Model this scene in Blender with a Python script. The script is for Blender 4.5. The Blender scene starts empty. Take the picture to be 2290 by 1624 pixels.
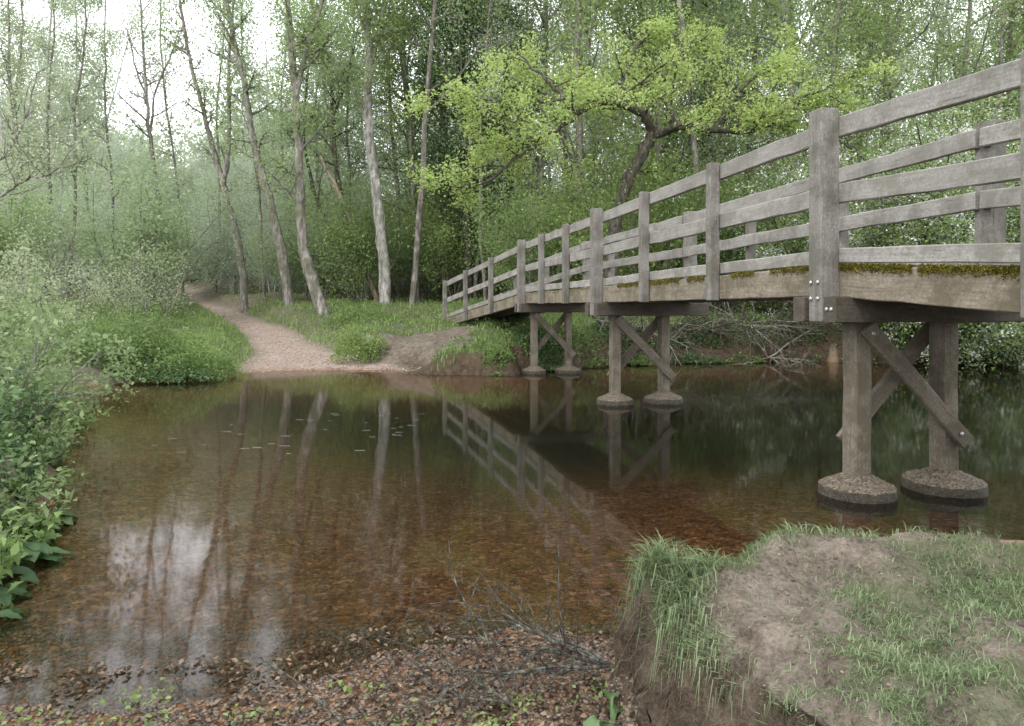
import bpy, math, random
import numpy as np
from mathutils import Vector, Matrix
SC=bpy.context.scene
COL=SC.collection
rng=np.random.default_rng(7)
random.seed(7)
CAMZ=1.40; F=1527.0; U0=1145.0; V0=692.0
def sv(u,v,Y):            # surveyed bearing/elevation at distance Y -> world point
    return np.array([(u-U0)/F*Y, Y, CAMZ-(v-V0)/F*Y])
def sstep(a,b,x):
    t=np.clip((x-a)/(b-a),0,1); return t*t*(3-2*t)
def vnoise(x,y,s,seed=0):
    x=np.asarray(x,float)/s; y=np.asarray(y,float)/s
    xi=np.floor(x); yi=np.floor(y); fx=x-xi; fy=y-yi
    fx=fx*fx*(3-2*fx); fy=fy*fy*(3-2*fy)
    def h(a,b):
        q=np.sin(a*127.1+b*311.7+seed*74.7)*43758.5453
        return q-np.floor(q)
    return (h(xi,yi)*(1-fx)+h(xi+1,yi)*fx)*(1-fy)+(h(xi,yi+1)*(1-fx)+h(xi+1,yi+1)*fx)*fy
def fbm(x,y,s,seed=0,o=3):
    r=0;a=1;t=0
    for i in range(o):
        r=r+a*vnoise(x,y,s/2**i,seed+i); t+=a; a*=.5
    return r/t
# ------------------------------------------------------------ node helpers
def new_mat(name):
    m=bpy.data.materials.new(name); m.use_nodes=True
    nt=m.node_tree; nt.nodes.clear()
    out=nt.nodes.new('ShaderNodeOutputMaterial')
    return m,nt,out
def ramp(nt,stops,fac):
    r=nt.nodes.new('ShaderNodeValToRGB'); e=r.color_ramp.elements
    while len(e)<len(stops): e.new(.5)
    for i,(p,c) in enumerate(stops):
        e[i].position=p; e[i].color=(c[0],c[1],c[2],1)
    nt.links.new(fac,r.inputs[0]); return r.outputs[0]
def mixc(nt,fac,a,b,mode='MIX'):
    m=nt.nodes.new('ShaderNodeMix'); m.data_type='RGBA'; m.blend_type=mode
    for sock,val in ((m.inputs[0],fac),(m.inputs[6],a),(m.inputs[7],b)):
        if isinstance(val,bpy.types.NodeSocket): nt.links.new(val,sock)
        elif isinstance(val,(int,float)): sock.default_value=val
        else: sock.default_value=(val[0],val[1],val[2],1)
    return m.outputs[2]
def mathn(nt,op,a,b=0.5):
    m=nt.nodes.new('ShaderNodeMath'); m.operation=op
    for s,v in ((m.inputs[0],a),(m.inputs[1],b)):
        if isinstance(v,bpy.types.NodeSocket): nt.links.new(v,s)
        else: s.default_value=v
    return m.outputs[0]
def coords(nt,scale=(1,1,1),kind='Object'):
    tc=nt.nodes.new('ShaderNodeTexCoord'); mp=nt.nodes.new('ShaderNodeMapping')
    mp.inputs['Scale'].default_value=scale
    nt.links.new(tc.outputs[kind],mp.inputs[0]); return mp.outputs[0]
def noise(nt,vec,scale,detail=3,rough=.5):
    n=nt.nodes.new('ShaderNodeTexNoise'); n.inputs['Scale'].default_value=scale
    n.inputs['Detail'].default_value=detail; n.inputs['Roughness'].default_value=rough
    nt.links.new(vec,n.inputs['Vector']); return n.outputs['Fac']
def bump(nt,h,strength,dist=.02):
    b=nt.nodes.new('ShaderNodeBump'); b.inputs['Strength'].default_value=strength
    b.inputs['Distance'].default_value=dist; nt.links.new(h,b.inputs['Height']); return b.outputs[0]
def principled(nt,out,col,rough=.8,normal=None,spec=.3):
    p=nt.nodes.new('ShaderNodeBsdfPrincipled')
    if isinstance(col,bpy.types.NodeSocket): nt.links.new(col,p.inputs['Base Color'])
    else: p.inputs['Base Color'].default_value=(*col,1)
    if isinstance(rough,bpy.types.NodeSocket): nt.links.new(rough,p.inputs['Roughness'])
    else: p.inputs['Roughness'].default_value=rough
    p.inputs['Specular IOR Level'].default_value=spec
    if normal is not None: nt.links.new(normal,p.inputs['Normal'])
    nt.links.new(p.outputs[0],out.inputs[0]); return p
def attr(nt,name,out='Fac'):
    a=nt.nodes.new('ShaderNodeAttribute'); a.attribute_name=name; return a.outputs[out]
def leaf_mat(name,dark,mid,light,trans=.4,clump=.7,gloss=.0):
    m,nt,out=new_mat(name)
    r=attr(nt,'rnd'); n=noise(nt,coords(nt),clump,2)
    f=mathn(nt,'ADD',mathn(nt,'MULTIPLY',r,.55),mathn(nt,'MULTIPLY',n,.6))
    c=ramp(nt,[(.28,dark),(.55,mid),(.85,light)],f)
    d=nt.nodes.new('ShaderNodeBsdfDiffuse'); t=nt.nodes.new('ShaderNodeBsdfTranslucent')
    nt.links.new(c,d.inputs[0]); nt.links.new(mixc(nt,.5,c,light),t.inputs[0])
    mx=nt.nodes.new('ShaderNodeMixShader'); mx.inputs[0].default_value=trans
    nt.links.new(d.outputs[0],mx.inputs[1]); nt.links.new(t.outputs[0],mx.inputs[2])
    o=mx.outputs[0]
    if gloss>0:
        g=nt.nodes.new('ShaderNodeBsdfGlossy'); g.inputs['Roughness'].default_value=.5
        m2=nt.nodes.new('ShaderNodeMixShader'); m2.inputs[0].default_value=gloss
        nt.links.new(o,m2.inputs[1]); nt.links.new(g.outputs[0],m2.inputs[2]); o=m2.outputs[0]
    nt.links.new(o,out.inputs[0]); return m
def bark_mat(name,dark,mid,light,sc=3.0,moss=.0):
    m,nt,out=new_mat(name)
    v=coords(nt,(1,1,.35)); n=noise(nt,v,sc*3,5,.7); n2=noise(nt,coords(nt),sc*.6,4,.6)
    c=ramp(nt,[(.34,dark),(.5,mid),(.66,light)],n)
    if moss>0:
        c=mixc(nt,mathn(nt,'MULTIPLY',ramp(nt,[(.45,(0,0,0)),(.58,(1,1,1))],n2),moss),c,(.09,.105,.05))
    principled(nt,out,c,.9,bump(nt,n,.8,.03),.15); return m
# ------------------------------------------------------------ mesh accumulation
class Acc:
    def __init__(s): s.V=[];s.Q=[];s.n=0
    def add(s,v,q): s.V.append(v); s.Q.append(q+s.n); s.n+=len(v)
    def tube(s,pts,rad,k=6,cap=True):
        pts=np.asarray(pts,float); n=len(pts)
        t=np.gradient(pts,axis=0); t/=np.linalg.norm(t,axis=1)[:,None]+1e-9
        m=t.mean(0); ref=np.array([0,0,1.]) if abs(m[2])<.75*np.linalg.norm(m) else np.array([1.,0,0])
        u=np.cross(t,ref); u/=np.linalg.norm(u,axis=1)[:,None]+1e-9; w=np.cross(t,u)
        a=np.arange(k)*2*np.pi/k; rad=np.asarray(rad)
        V=pts[:,None,:]+(np.cos(a)[None,:,None]*u[:,None,:]+np.sin(a)[None,:,None]*w[:,None,:])*rad[:,None,None]
        i=np.arange(n-1)[:,None]*k; j=np.arange(k)[None,:]; j2=(j+1)%k
        q=np.stack([i+j,i+j2,i+k+j2,i+k+j],-1).reshape(-1,4)
        s.add(V.reshape(-1,3),q)
    def arrays(s): return np.concatenate(s.V),np.concatenate(s.Q)
def mesh_quads(name,V,Q,mat=None,rnd=None,smooth=False,extra=None):
    me=bpy.data.meshes.new(name); nv=len(V); nf=len(Q); k=Q.shape[1]
    me.vertices.add(nv); me.vertices.foreach_set('co',np.ascontiguousarray(V,np.float32).ravel())
    me.loops.add(nf*k); me.loops.foreach_set('vertex_index',np.ascontiguousarray(Q,np.int32).ravel())
    me.polygons.add(nf); me.polygons.foreach_set('loop_start',np.arange(nf,dtype=np.int32)*k)
    try: me.polygons.foreach_set('loop_total',np.full(nf,k,dtype=np.int32))
    except Exception: pass
    if smooth: me.polygons.foreach_set('use_smooth',np.ones(nf,bool))
    if rnd is not None:
        a=me.attributes.new('rnd','FLOAT','POINT'); a.data.foreach_set('value',np.ascontiguousarray(rnd,np.float32))
    if extra:
        for kx,vx in extra.items():
            a=me.attributes.new(kx,'FLOAT','POINT'); a.data.foreach_set('value',np.ascontiguousarray(vx,np.float32))
    me.update(calc_edges=True)
    if mat: me.materials.append(mat)
    return me
def obj(name,me,parent=None,loc=None,mat4=None,ploc=None):
    o=bpy.data.objects.new(name,me); COL.objects.link(o)
    if mat4 is not None: o.matrix_basis=mat4
    elif loc is not None: o.location=loc
    if parent is not None:
        o.parent=parent
        if ploc is not None: o.matrix_parent_inverse=Matrix.Translation(ploc).inverted()
    return o
def tag(o,label,cat,group=None,kind=None):
    if label: o['label']=label
    if cat: o['category']=cat
    if group: o['group']=group
    if kind: o['kind']=kind
def unit(v): return v/(np.linalg.norm(v,axis=-1,keepdims=True)+1e-9)
def leaves(C,size,rg,up=.5,asp=.6,var=.35):
    n=len(C); nrm=unit(rg.normal(0,1,(n,3))+np.array([0,0,up*2]))
    a=unit(np.cross(nrm,rg.normal(0,1,(n,3)))); b=np.cross(nrm,a)
    L=size*(1+rg.uniform(-var,var,(n,1))); w=L*asp
    v=np.stack([C-a*L*.5,C+b*w*.5+nrm*L*.1-a*L*.05,C+a*L*.5-nrm*L*.12,C-b*w*.5+nrm*L*.1-a*L*.05],1).reshape(-1,3)
    return v,np.arange(n*4).reshape(n,4),np.repeat(rg.random(n),4)
def spread(P,k,sig,rg):
    P=np.asarray(P); C=np.repeat(P,k,0); return C+rg.normal(0,sig,C.shape)
def grow(A,LP,p,d,L,r,lev,P,rg):
    n=P['seg'][lev]; pts=[p]; dirs=[d]; st=L/n
    for i in range(n):
        d=d+rg.normal(0,P['wan'][lev],3); d[2]+=P['trop'][lev]; d=d/np.sqrt(d@d)
        p=p+d*st; pts.append(p); dirs.append(d)
    pts=np.array(pts); tt=np.linspace(0,1,n+1); rad=r*(1-(1-P['tap'][lev])*tt)
    A.tube(pts,rad,P['sides'][lev])
    if lev<P['max']: kids(A,LP,pts,dirs,rad,L,lev,P,rg)
    if lev>=P['leaf']:
        for q in np.linspace(.35,1,P.get('lp',3)):
            f=q*n; i=min(int(f),n-1); LP.append(pts[i]+(pts[i+1]-pts[i])*(f-i))
def kids(A,LP,pts,dirs,rad,L,lev,P,rg,t0=None,cnt=None,lf=None):
    n=len(pts)-1; cnt=P['kids'][lev] if cnt is None else cnt; t0=P['t0'][lev] if t0 is None else t0
    fl=P.get('flat',0)
    for c in range(cnt):
        t=t0+(1-t0)*(c+rg.random())/cnt; f=min(t*n,n-1e-3); i=int(f)
        p=pts[i]+(pts[i+1]-pts[i])*(f-i); d=dirs[i+1]; r=rad[i]+(rad[i+1]-rad[i])*(f-i)
        a=math.radians(rg.uniform(*P['ang'])); q=np.cross(d,rg.normal(0,1,3)); q/=np.sqrt(q@q)+1e-9
        nd=d*math.cos(a)+q*math.sin(a)
        if fl: nd[2]=nd[2]*(1-fl)+.06; nd/=np.sqrt(nd@nd)
        l=(L*P['lr'][lev] if lf is None else lf)*(1-.45*t)*rg.uniform(.7,1.25)
        grow(A,LP,p,nd,l,min(r*.6,P['rmax'][lev+1]),lev+1,P,rg)
def smooth_path(P,m=5):
    P=np.asarray(P,float); Q=np.vstack([2*P[0]-P[1],P,2*P[-1]-P[-2]]); out=[]
    for i in range(1,len(Q)-2):
        for s in np.arange(m)/m:
            a,b,c,d=Q[i-1:i+3]
            out.append(.5*((2*b)+(c-a)*s+(2*a-5*b+4*c-d)*s*s+(3*b-a-3*c+d)*s**3))
    out.append(P[-1]); return np.array(out)
def guide(A,LP,pts,r0,r1,P,rg,sides=9,cnt=16,t0=.3,lf=2.5,m=5,wob=0.02):
    p=smooth_path(pts,m); t=np.linspace(0,1,len(p)); rad=r0+(r1-r0)*t**.85
    p=p+rg.normal(0,wob,p.shape)*(t>0)[:,None]
    rad=rad*(1+rg.normal(0,.05,len(p)))
    A.tube(p,rad,sides); dirs=list(unit(np.gradient(p,axis=0)))
    if cnt: kids(A,LP,p,dirs,rad,1,0,P,rg,t0=t0,cnt=cnt,lf=lf)
    return p
# ------------------------------------------------------------ terrain
RIV=np.array([(-2.5,2.6),(-2.62,3.4),(-3.3,4.8),(-4.6,6.8),(-5.9,9.2),(-7.3,11.4),(-8.0,12.4),(-7.2,13.2),(-6.2,13.9),(-5.9,15.1),
 (-5.0,15.7),(-3.6,15.9),(-2.7,15.7),(-2.2,15.0),(-1.2,14.55),(0.0,14.5),(.15,15.5),(1.6,16.2),(3,17.2),(5,18),(8,18.4),(12,17.6),(18,16.7),(60,16),
 (60,3.9),(18,4.3),(8,4.5),(4.6,4.3),(3.4,4.1),(2.7,3.88),(2.2,3.4),(1.7,3.02),(1.1,2.84),(.62,2.74),(.35,2.9),(.0,2.95),(-.4,2.75),(-.8,2.5),(-1.3,2.36),(-2.0,2.40)])
def sdist(x,y):
    sh=x.shape; x=x.ravel(); y=y.ravel(); best=np.full(x.shape,1e9); ins=np.zeros(x.shape,bool)
    M=len(RIV)
    for i in range(M):
        a=RIV[i]; b=RIV[(i+1)%M]; e=b-a; wx=x-a[0]; wy=y-a[1]
        t=np.clip((wx*e[0]+wy*e[1])/(e@e),0,1)
        best=np.minimum(best,(wx-e[0]*t)**2+(wy-e[1]*t)**2)
        c=((a[1]>y)!=(b[1]>y))
        with np.errstate(divide='ignore',invalid='ignore'):
            xc=(b[0]-a[0])*(y-a[1])/(b[1]-a[1] if b[1]!=a[1] else 1e-9)+a[0]
        ins^=(c&(x<xc))
    d=np.sqrt(best); return np.where(ins,-d,d).reshape(sh)   # >0 land
PY=np.array([15.5,18,21,24,32,45,70,120]); PX=np.array([-4.3,-5.85,-7.4,-9.5,-14.6,-21.4,-34,-60]); PW=np.array([1.75,.95,.75,.65,.6,.7,.9,1])
def pathd(x,y): return np.abs(x-np.interp(y,PY,PX))/1.12-np.interp(y,PY,PW)
XBY=[0,.9,1.1,1.4,1.83,2.2,2.42,2.7,3.2]; XBX=[1.6,1.12,.90,.68,.54,.48,.44,.48,.55]
def treadf(X,Y): return np.hypot((X+2.3)/1.25,(Y-16.9)*.75)+.8*(fbm(X,Y,1,45)-.5)
def Hm(x,y):
    x=np.asarray(x,float); y=np.asarray(y,float)
    jit=(fbm(x,y,.9,3)-.5)*.6*sstep(3.2,5,y)+(fbm(x,y,.25,5)-.5)*.16
    d=sdist(x,y)+jit
    far=sstep(11,13,y)+0*x
    hill=np.where(y<24,.12*np.clip(y-15.5,0,None),1.02+.075*(y-24)); hill=np.where(y>120,1.02+.075*96,hill)
    pd=pathd(x,y)+ (fbm(x,y,1.2,9)-.5)*.6
    offp=sstep(-.1,.9,pd)
    dd=np.clip(d,0,None)
    hbf=.40+.16*sstep(-3,-1,x)+.35*(fbm(x,y,1.3,13)-.5)
    z_far=hill+hbf*offp*(1-np.exp(-dd/.22))+.16*(fbm(x,y,2.5,11)-.5)*offp*sstep(0,1,dd)+.24*(fbm(x,y,.7,14,4)-.5)*offp*sstep(0,.3,dd)+.05*(fbm(x,y,.5,15)-.5)
    xb=np.interp(y,XBY,XBX)+.16*(fbm(y*1.0,x*0+3,.3,21)-.5)+.10*(fbm(x*2,y,.11,23)-.5)
    t=x-xb
    bank=.74*sstep(-.03,.06,t)+.26*sstep(-.13,.0,t+.04*(fbm(x,y,.1,24)-.5))
    rise=.55*sstep(0,.40+.6*sstep(1.2,2.4,x),dd)
    zb=rise+.18*(fbm(x,y,.5,31)-.5)*sstep(.1,.4,dd)+.085*(fbm(x,y,.15,33,4)-.5)*sstep(0,.1,dd)-.06*np.exp(-((x-.85)**2+(y-2.05)**2)/.12)-.20*sstep(.28,.0,t)*fbm(x,y,.25,34)
    beach=.012+.04*dd+.03*(fbm(x,y,.3,35)-.5)
    left=sstep(2.35,2.9,-x)
    zl=.42*(1-np.exp(-dd/.3))+.1*fbm(x,y,.7,37)
    zn=beach*(1-bank)*(1-left)+zb*bank+zl*left*(1-bank)
    land=zn*(1-far)+z_far*far
    w=np.clip(-d,0,None)
    sl=.075+.075*sstep(3.5,11,y)+.06*sstep(2,5,x)
    bed=-.85*(1-np.exp(-sl*w/.85))-.008
    z=np.where(d>0,land,bed)
    info=dict(d=d,pd=pd,bank=bank*(1-far),left=left*(1-far),far=far,beach=(1-bank)*(1-left)*(1-far))
    return z,info
def H(x,y): return Hm(x,y)[0]
def H1(x,y): return float(H(np.array([x]),np.array([y]))[0])
def axis(lo,hi,c,mn,g):
    a=[c]; 
    while a[-1]<hi: a.append(a[-1]+max(mn,g*abs(a[-1]-c)))
    b=[c]
    while b[-1]>lo: b.append(b[-1]-max(mn,g*abs(b[-1]-c)))
    return np.array(b[::-1][:-1]+a)
ys=axis(-40,420,1.9,.02,.0145); xs=axis(-260,260,.75,.02,.017)
xs=np.concatenate([xs[xs<.24],np.arange(.24,.95,.011),xs[xs>.955]])
X,Y=np.meshgrid(xs,ys); Z,inf=Hm(X,Y)
ny,nx=X.shape
idx=np.arange(ny*nx).reshape(ny,nx)
Q=np.stack([idx[:-1,:-1],idx[:-1,1:],idx[1:,1:],idx[1:,:-1]],-1).reshape(-1,4)
gz=np.gradient(Z,axis=0)/np.gradient(Y,axis=0); gx=np.gradient(Z,axis=1)/np.gradient(X,axis=1)
slope=np.hypot(gx,gz); steep=np.clip(slope/1.2,0,1)
fordg=(1-sstep(-.35,.15,inf['pd']))*inf['far']
gravel=np.clip(inf['beach']*(1-sstep(.5,1.5,slope)*(inf['d']>0))+fordg+(inf['d']<0.02),0,1)
def wornf(X,Y): return 1-sstep(.15,.9,np.hypot((X-.78-.5*(Y-2.0))/.27,(Y-2.0)/.55)-.40+1.5*(fbm(X,Y,.26,43,4)-.5))
def baref(X,Y): return sstep(.54,.66,fbm(X,Y,.35,41,4))
bare=baref(X,Y)*inf['bank']
worn=inf['bank']*wornf(X,Y)
backdirt=inf['bank']*sstep(1.5,1.9,X)*(1-sstep(.15,.5,inf['d']))
tread=inf['far']*(1-sstep(.8,1.5,treadf(X,Y)))*(inf['d']>0)
soil=np.clip(steep*1.3*(inf['d']>-.05)*(1-fordg)+bare*.8+worn+backdirt+tread+inf['far']*sstep(22,30,Y)*.3,0,1)
edge=inf['far']*(1-fordg)*(1-sstep(.25,.75,inf['d']))*(inf['d']>-.25)*sstep(-3.2,-2.2,X)
soil=np.maximum(soil,edge)
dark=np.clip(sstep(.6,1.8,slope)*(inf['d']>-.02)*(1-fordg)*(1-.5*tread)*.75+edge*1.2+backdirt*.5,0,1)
gravel=gravel*(1-edge)
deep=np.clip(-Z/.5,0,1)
wet=np.clip(1-(Z-.0)/.05,0,1)
st=sstep(1.0,3.0,slope)*(Y<3.4)*(X<1.7)*(X>.1)
X2=X+st*.13*(fbm(Y+Z*.3,Z,.10,71,4)-.5)-st*.04*np.sin(Z*9); Y2=Y+st*.06*(fbm(Y,Z+5,.08,73)-.5)
m,nt,out=new_mat('ground_material')
oc=coords(nt)
vor=nt.nodes.new('ShaderNodeTexVoronoi'); vor.inputs['Scale'].default_value=48; nt.links.new(oc,vor.inputs['Vector'])
vor2=nt.nodes.new('ShaderNodeTexVoronoi'); vor2.inputs['Scale'].default_value=19; nt.links.new(oc,vor2.inputs['Vector'])
sepc=nt.nodes.new('ShaderNodeSeparateColor'); nt.links.new(vor.outputs['Color'],sepc.inputs[0])
sepd=nt.nodes.new('ShaderNodeSeparateColor'); nt.links.new(vor2.outputs['Color'],sepd.inputs[0])
gr=ramp(nt,[(.1,(.045,.029,.02)),(.35,(.135,.08,.046)),(.55,(.21,.13,.077)),(.75,(.30,.205,.13)),(.92,(.46,.38,.30))],mathn(nt,'ADD',mathn(nt,'MULTIPLY',sepc.outputs[0],.6),mathn(nt,'MULTIPLY',sepd.outputs[0],.4)))
gr=mixc(nt,mathn(nt,'MULTIPLY',noise(nt,oc,1.1,5),.35),gr,(.12,.075,.045))
grpath=mixc(nt,.5,gr,(.44,.37,.33)); grpath=mixc(nt,mathn(nt,'MULTIPLY',ramp(nt,[(.42,(0,0,0)),(.62,(1,1,1))],noise(nt,oc,2.2,6,.7)),.5),grpath,(.24,.18,.14))
farf=attr(nt,'far'); gr=mixc(nt,farf,gr,grpath)
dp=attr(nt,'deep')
under=mixc(nt,ramp(nt,[(.0,(.0,.0,.0)),(.30,(.28,.28,.28)),(.65,(.78,.78,.78)),(.95,(1,1,1))],dp),mixc(nt,1.0,gr,(.88,.66,.47),'MULTIPLY'),(.026,.030,.018))  # bed colour darkens with depth, standing in for light absorbed by the water
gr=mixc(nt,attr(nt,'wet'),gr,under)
sn=noise(nt,oc,9,6,.65); sf=noise(nt,oc,70,4,.7)
so=ramp(nt,[(.36,(.05,.041,.031)),(.5,(.135,.112,.087)),(.66,(.245,.21,.17))],mathn(nt,'ADD',mathn(nt,'MULTIPLY',sn,.55),mathn(nt,'MULTIPLY',sf,.45)))
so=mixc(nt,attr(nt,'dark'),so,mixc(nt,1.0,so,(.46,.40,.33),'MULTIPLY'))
gn=noise(nt,oc,6,5,.6); ga=ramp(nt,[(.3,(.05,.055,.028)),(.5,(.09,.10,.05)),(.7,(.13,.14,.075))],mathn(nt,'ADD',mathn(nt,'MULTIPLY',gn,.5),mathn(nt,'MULTIPLY',sf,.5)))
base=mixc(nt,attr(nt,'soil'),ga,so); base=mixc(nt,attr(nt,'gravel'),base,gr)
hh=mathn(nt,'ADD',mathn(nt,'MULTIPLY',mathn(nt,'MULTIPLY',vor.outputs['Distance'],-1.0),attr(nt,'gravel')),mathn(nt,'ADD',mathn(nt,'MULTIPLY',sn,1.8),mathn(nt,'MULTIPLY',sf,.9)))
principled(nt,out,base,.85,bump(nt,hh,.9,.022),.15)
me=mesh_quads('ground',np.stack([X2,Y2,Z],-1).reshape(-1,3),Q,m,smooth=True,
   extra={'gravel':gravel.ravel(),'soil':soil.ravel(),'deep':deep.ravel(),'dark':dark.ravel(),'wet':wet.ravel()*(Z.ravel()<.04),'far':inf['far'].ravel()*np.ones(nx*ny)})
g=obj('ground',me); tag(g,'earth banks, gravel beach and woodland floor',None,kind='structure')
# ------------------------------------------------------------ water
m,nt,out=new_mat('water_material')
vc=coords(nt,(1,.35,1)); n1=noise(nt,vc,5,3,.55); n2=noise(nt,vc,1.1,2)
b=bump(nt,mathn(nt,'ADD',mathn(nt,'MULTIPLY',n1,.25),n2),.12,.02)
fr=nt.nodes.new('ShaderNodeFresnel'); fr.inputs[0].default_value=1.46; nt.links.new(b,fr.inputs[1])
tr=nt.nodes.new('ShaderNodeBsdfTransparent'); tr.inputs[0].default_value=(.88,.85,.77,1)
gl=nt.nodes.new('ShaderNodeBsdfGlossy'); gl.inputs['Roughness'].default_value=.05; nt.links.new(b,gl.inputs['Normal'])
mx=nt.nodes.new('ShaderNodeMixShader'); nt.links.new(fr.outputs[0],mx.inputs[0]); nt.links.new(tr.outputs[0],mx.inputs[1]); nt.links.new(gl.outputs[0],mx.inputs[2])
nt.links.new(mx.outputs[0],out.inputs[0])
me=mesh_quads('water',np.array([(-12,1.9,0),(60,1.9,0),(60,20,0),(-12,20,0)],float),np.array([[0,1,2,3]]),m)
w=obj('water',me); tag(w,'still brown shallow river water',None,kind='structure')
# ------------------------------------------------------------ bridge
def wood_mat(name,cd,cm,cl,stain=.5):
    m,nt,out=new_mat(name)
    oi=nt.nodes.new('ShaderNodeObjectInfo')
    tc=nt.nodes.new('ShaderNodeTexCoord'); va=nt.nodes.new('ShaderNodeVectorMath'); va.operation='ADD'
    cb=nt.nodes.new('ShaderNodeCombineXYZ'); k=mathn(nt,'MULTIPLY',oi.outputs['Random'],40.); 
    for i in range(3): nt.links.new(k,cb.inputs[i])
    nt.links.new(tc.outputs['Object'],va.inputs[0]); nt.links.new(cb.outputs[0],va.inputs[1])
    mp=nt.nodes.new('ShaderNodeMapping'); mp.inputs['Scale'].default_value=(.06,1,1); nt.links.new(va.outputs[0],mp.inputs[0])
    g1=noise(nt,mp.outputs[0],75,5,.7); g2=noise(nt,mp.outputs[0],14,3,.5); bl=noise(nt,va.outputs[0],3.2,7,.74); sp=noise(nt,va.outputs[0],60,3,.6)
    f=mathn(nt,'ADD',mathn(nt,'MULTIPLY',g1,.35),mathn(nt,'ADD',mathn(nt,'MULTIPLY',g2,.25),mathn(nt,'MULTIPLY',sp,.4)))
    c=ramp(nt,[(.34,cd),(.5,cm),(.66,cl)],f)
    c=mixc(nt,mathn(nt,'MULTIPLY',ramp(nt,[(.45,(0,0,0)),(.58,(1,1,1))],bl),stain),c,(cm[0]*.48,cm[1]*.49,cm[2]*.41))
    c=mixc(nt,mathn(nt,'MULTIPLY',oi.outputs['Random'],.3),c,(cd[0]*1.2,cd[1]*1.2,cd[2]*1.2))
    crack=ramp(nt,[(.30,(.4,.4,.4)),(.36,(1,1,1))],g1); c=mixc(nt,1.0,c,crack,'MULTIPLY')
    principled(nt,out,c,.85,bump(nt,f,.5,.006),.2); return m
WR=wood_mat('weathered_rail_wood',(.145,.137,.122),(.262,.250,.228),(.39,.374,.345),.65)
WP=wood_mat('weathered_post_wood',(.095,.088,.077),(.18,.169,.15),(.29,.276,.25),.65)
WB=wood_mat('mossy_beam_wood',(.095,.08,.058),(.20,.17,.128),(.34,.30,.24),.8)
WD=wood_mat('dark_bridge_wood',(.045,.038,.03),(.09,.078,.062),(.155,.137,.112))  # darker wood for deck, joists and crossbeams
WL=wood_mat('leg_wood',(.075,.064,.05),(.155,.133,.104),(.255,.225,.18),.75)
nodes=[np.array([3.22,.12,1.10]),np.array([2.33,5.1,1.50]),np.array([1.247,10.08,1.50]),np.array([.20,14.9,1.53]),np.array([-2.02,20.2,.90])]
perp=[]
for i in range(5):
    a=nodes[max(i-1,0)] if i in(1,2,3) else nodes[min(i,3)]; b=nodes[i] if i in(1,2,3) else nodes[min(i,3)+1]
    e=(b-a)[:2]; e/=np.linalg.norm(e); perp.append(np.array([e[1],-e[0],0]))
perp[1]=perp[2]; perp[3]=unit(perp[2]+.35*perp[4])
def bp(i,t,w,h):
    a=nodes[i]; b=nodes[i+1]; p=a+(b-a)*t; pr=unit(perp[i]*(1-t)+perp[i+1]*t)
    return p+pr*w+np.array([0,0,h])
bloc=Vector((2.33,5.1,0)); br=bpy.data.objects.new('footbridge',None); COL.objects.link(br); br.location=bloc
tag(br,'weathered grey timber footbridge crossing the river on round footings','bridge')
def beam(name,A,B,w,h,mat,up=(0,0,1),jit=.003,bow=0,ch=.008,parent='b'):
    A=np.asarray(A,float);B=np.asarray(B,float); L=np.linalg.norm(B-A); x=(B-A)/L; up=np.array(up,float)
    y=np.cross(up,x); y/=np.linalg.norm(y); z=np.cross(x,y); n=max(2,int(L/.22)+1)
    c=ch; ring=np.array([(-w/2+c,-h/2),(w/2-c,-h/2),(w/2,-h/2+c),(w/2,h/2-c),(w/2-c,h/2),(-w/2+c,h/2),(-w/2,h/2-c),(-w/2,-h/2+c)])
    ts=np.concatenate([[0,.006/L],np.linspace(0,1,n)[1:-1],[1-.006/L,1]]); V=[]
    for j,t in enumerate(ts):
        s=.965 if j in(0,len(ts)-1) else 1
        o=rng.normal(0,jit,2)*(0 if j<2 or j>len(ts)-3 else 1)
        rr=ring*s+rng.normal(0,jit*.4,ring.shape)
        V+=[(t*L,q[0]+o[0],q[1]+o[1]+bow*4*t*(1-t)) for q in rr]
    F=[]; k=8
    for i in range(len(ts)-1):
        for j in range(k):
            F.append((i*k+j,i*k+(j+1)%k,(i+1)*k+(j+1)%k,(i+1)*k+j)[::-1])
    F.append(tuple(range(k))); e=(len(ts)-1)*k; F.append(tuple(e+j for j in range(k))[::-1])
    me=bpy.data.meshes.new(name); me.from_pydata(V,[],F); me.update(); me.materials.append(mat)
    M=Matrix(((x[0],y[0],z[0],A[0]),(x[1],y[1],z[1],A[1]),(x[2],y[2],z[2],A[2]),(0,0,0,1)))
    if parent is None: return obj(name,me,mat4=M)
    return obj(name,me,br,mat4=M,ploc=bloc)
WID=1.5
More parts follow.
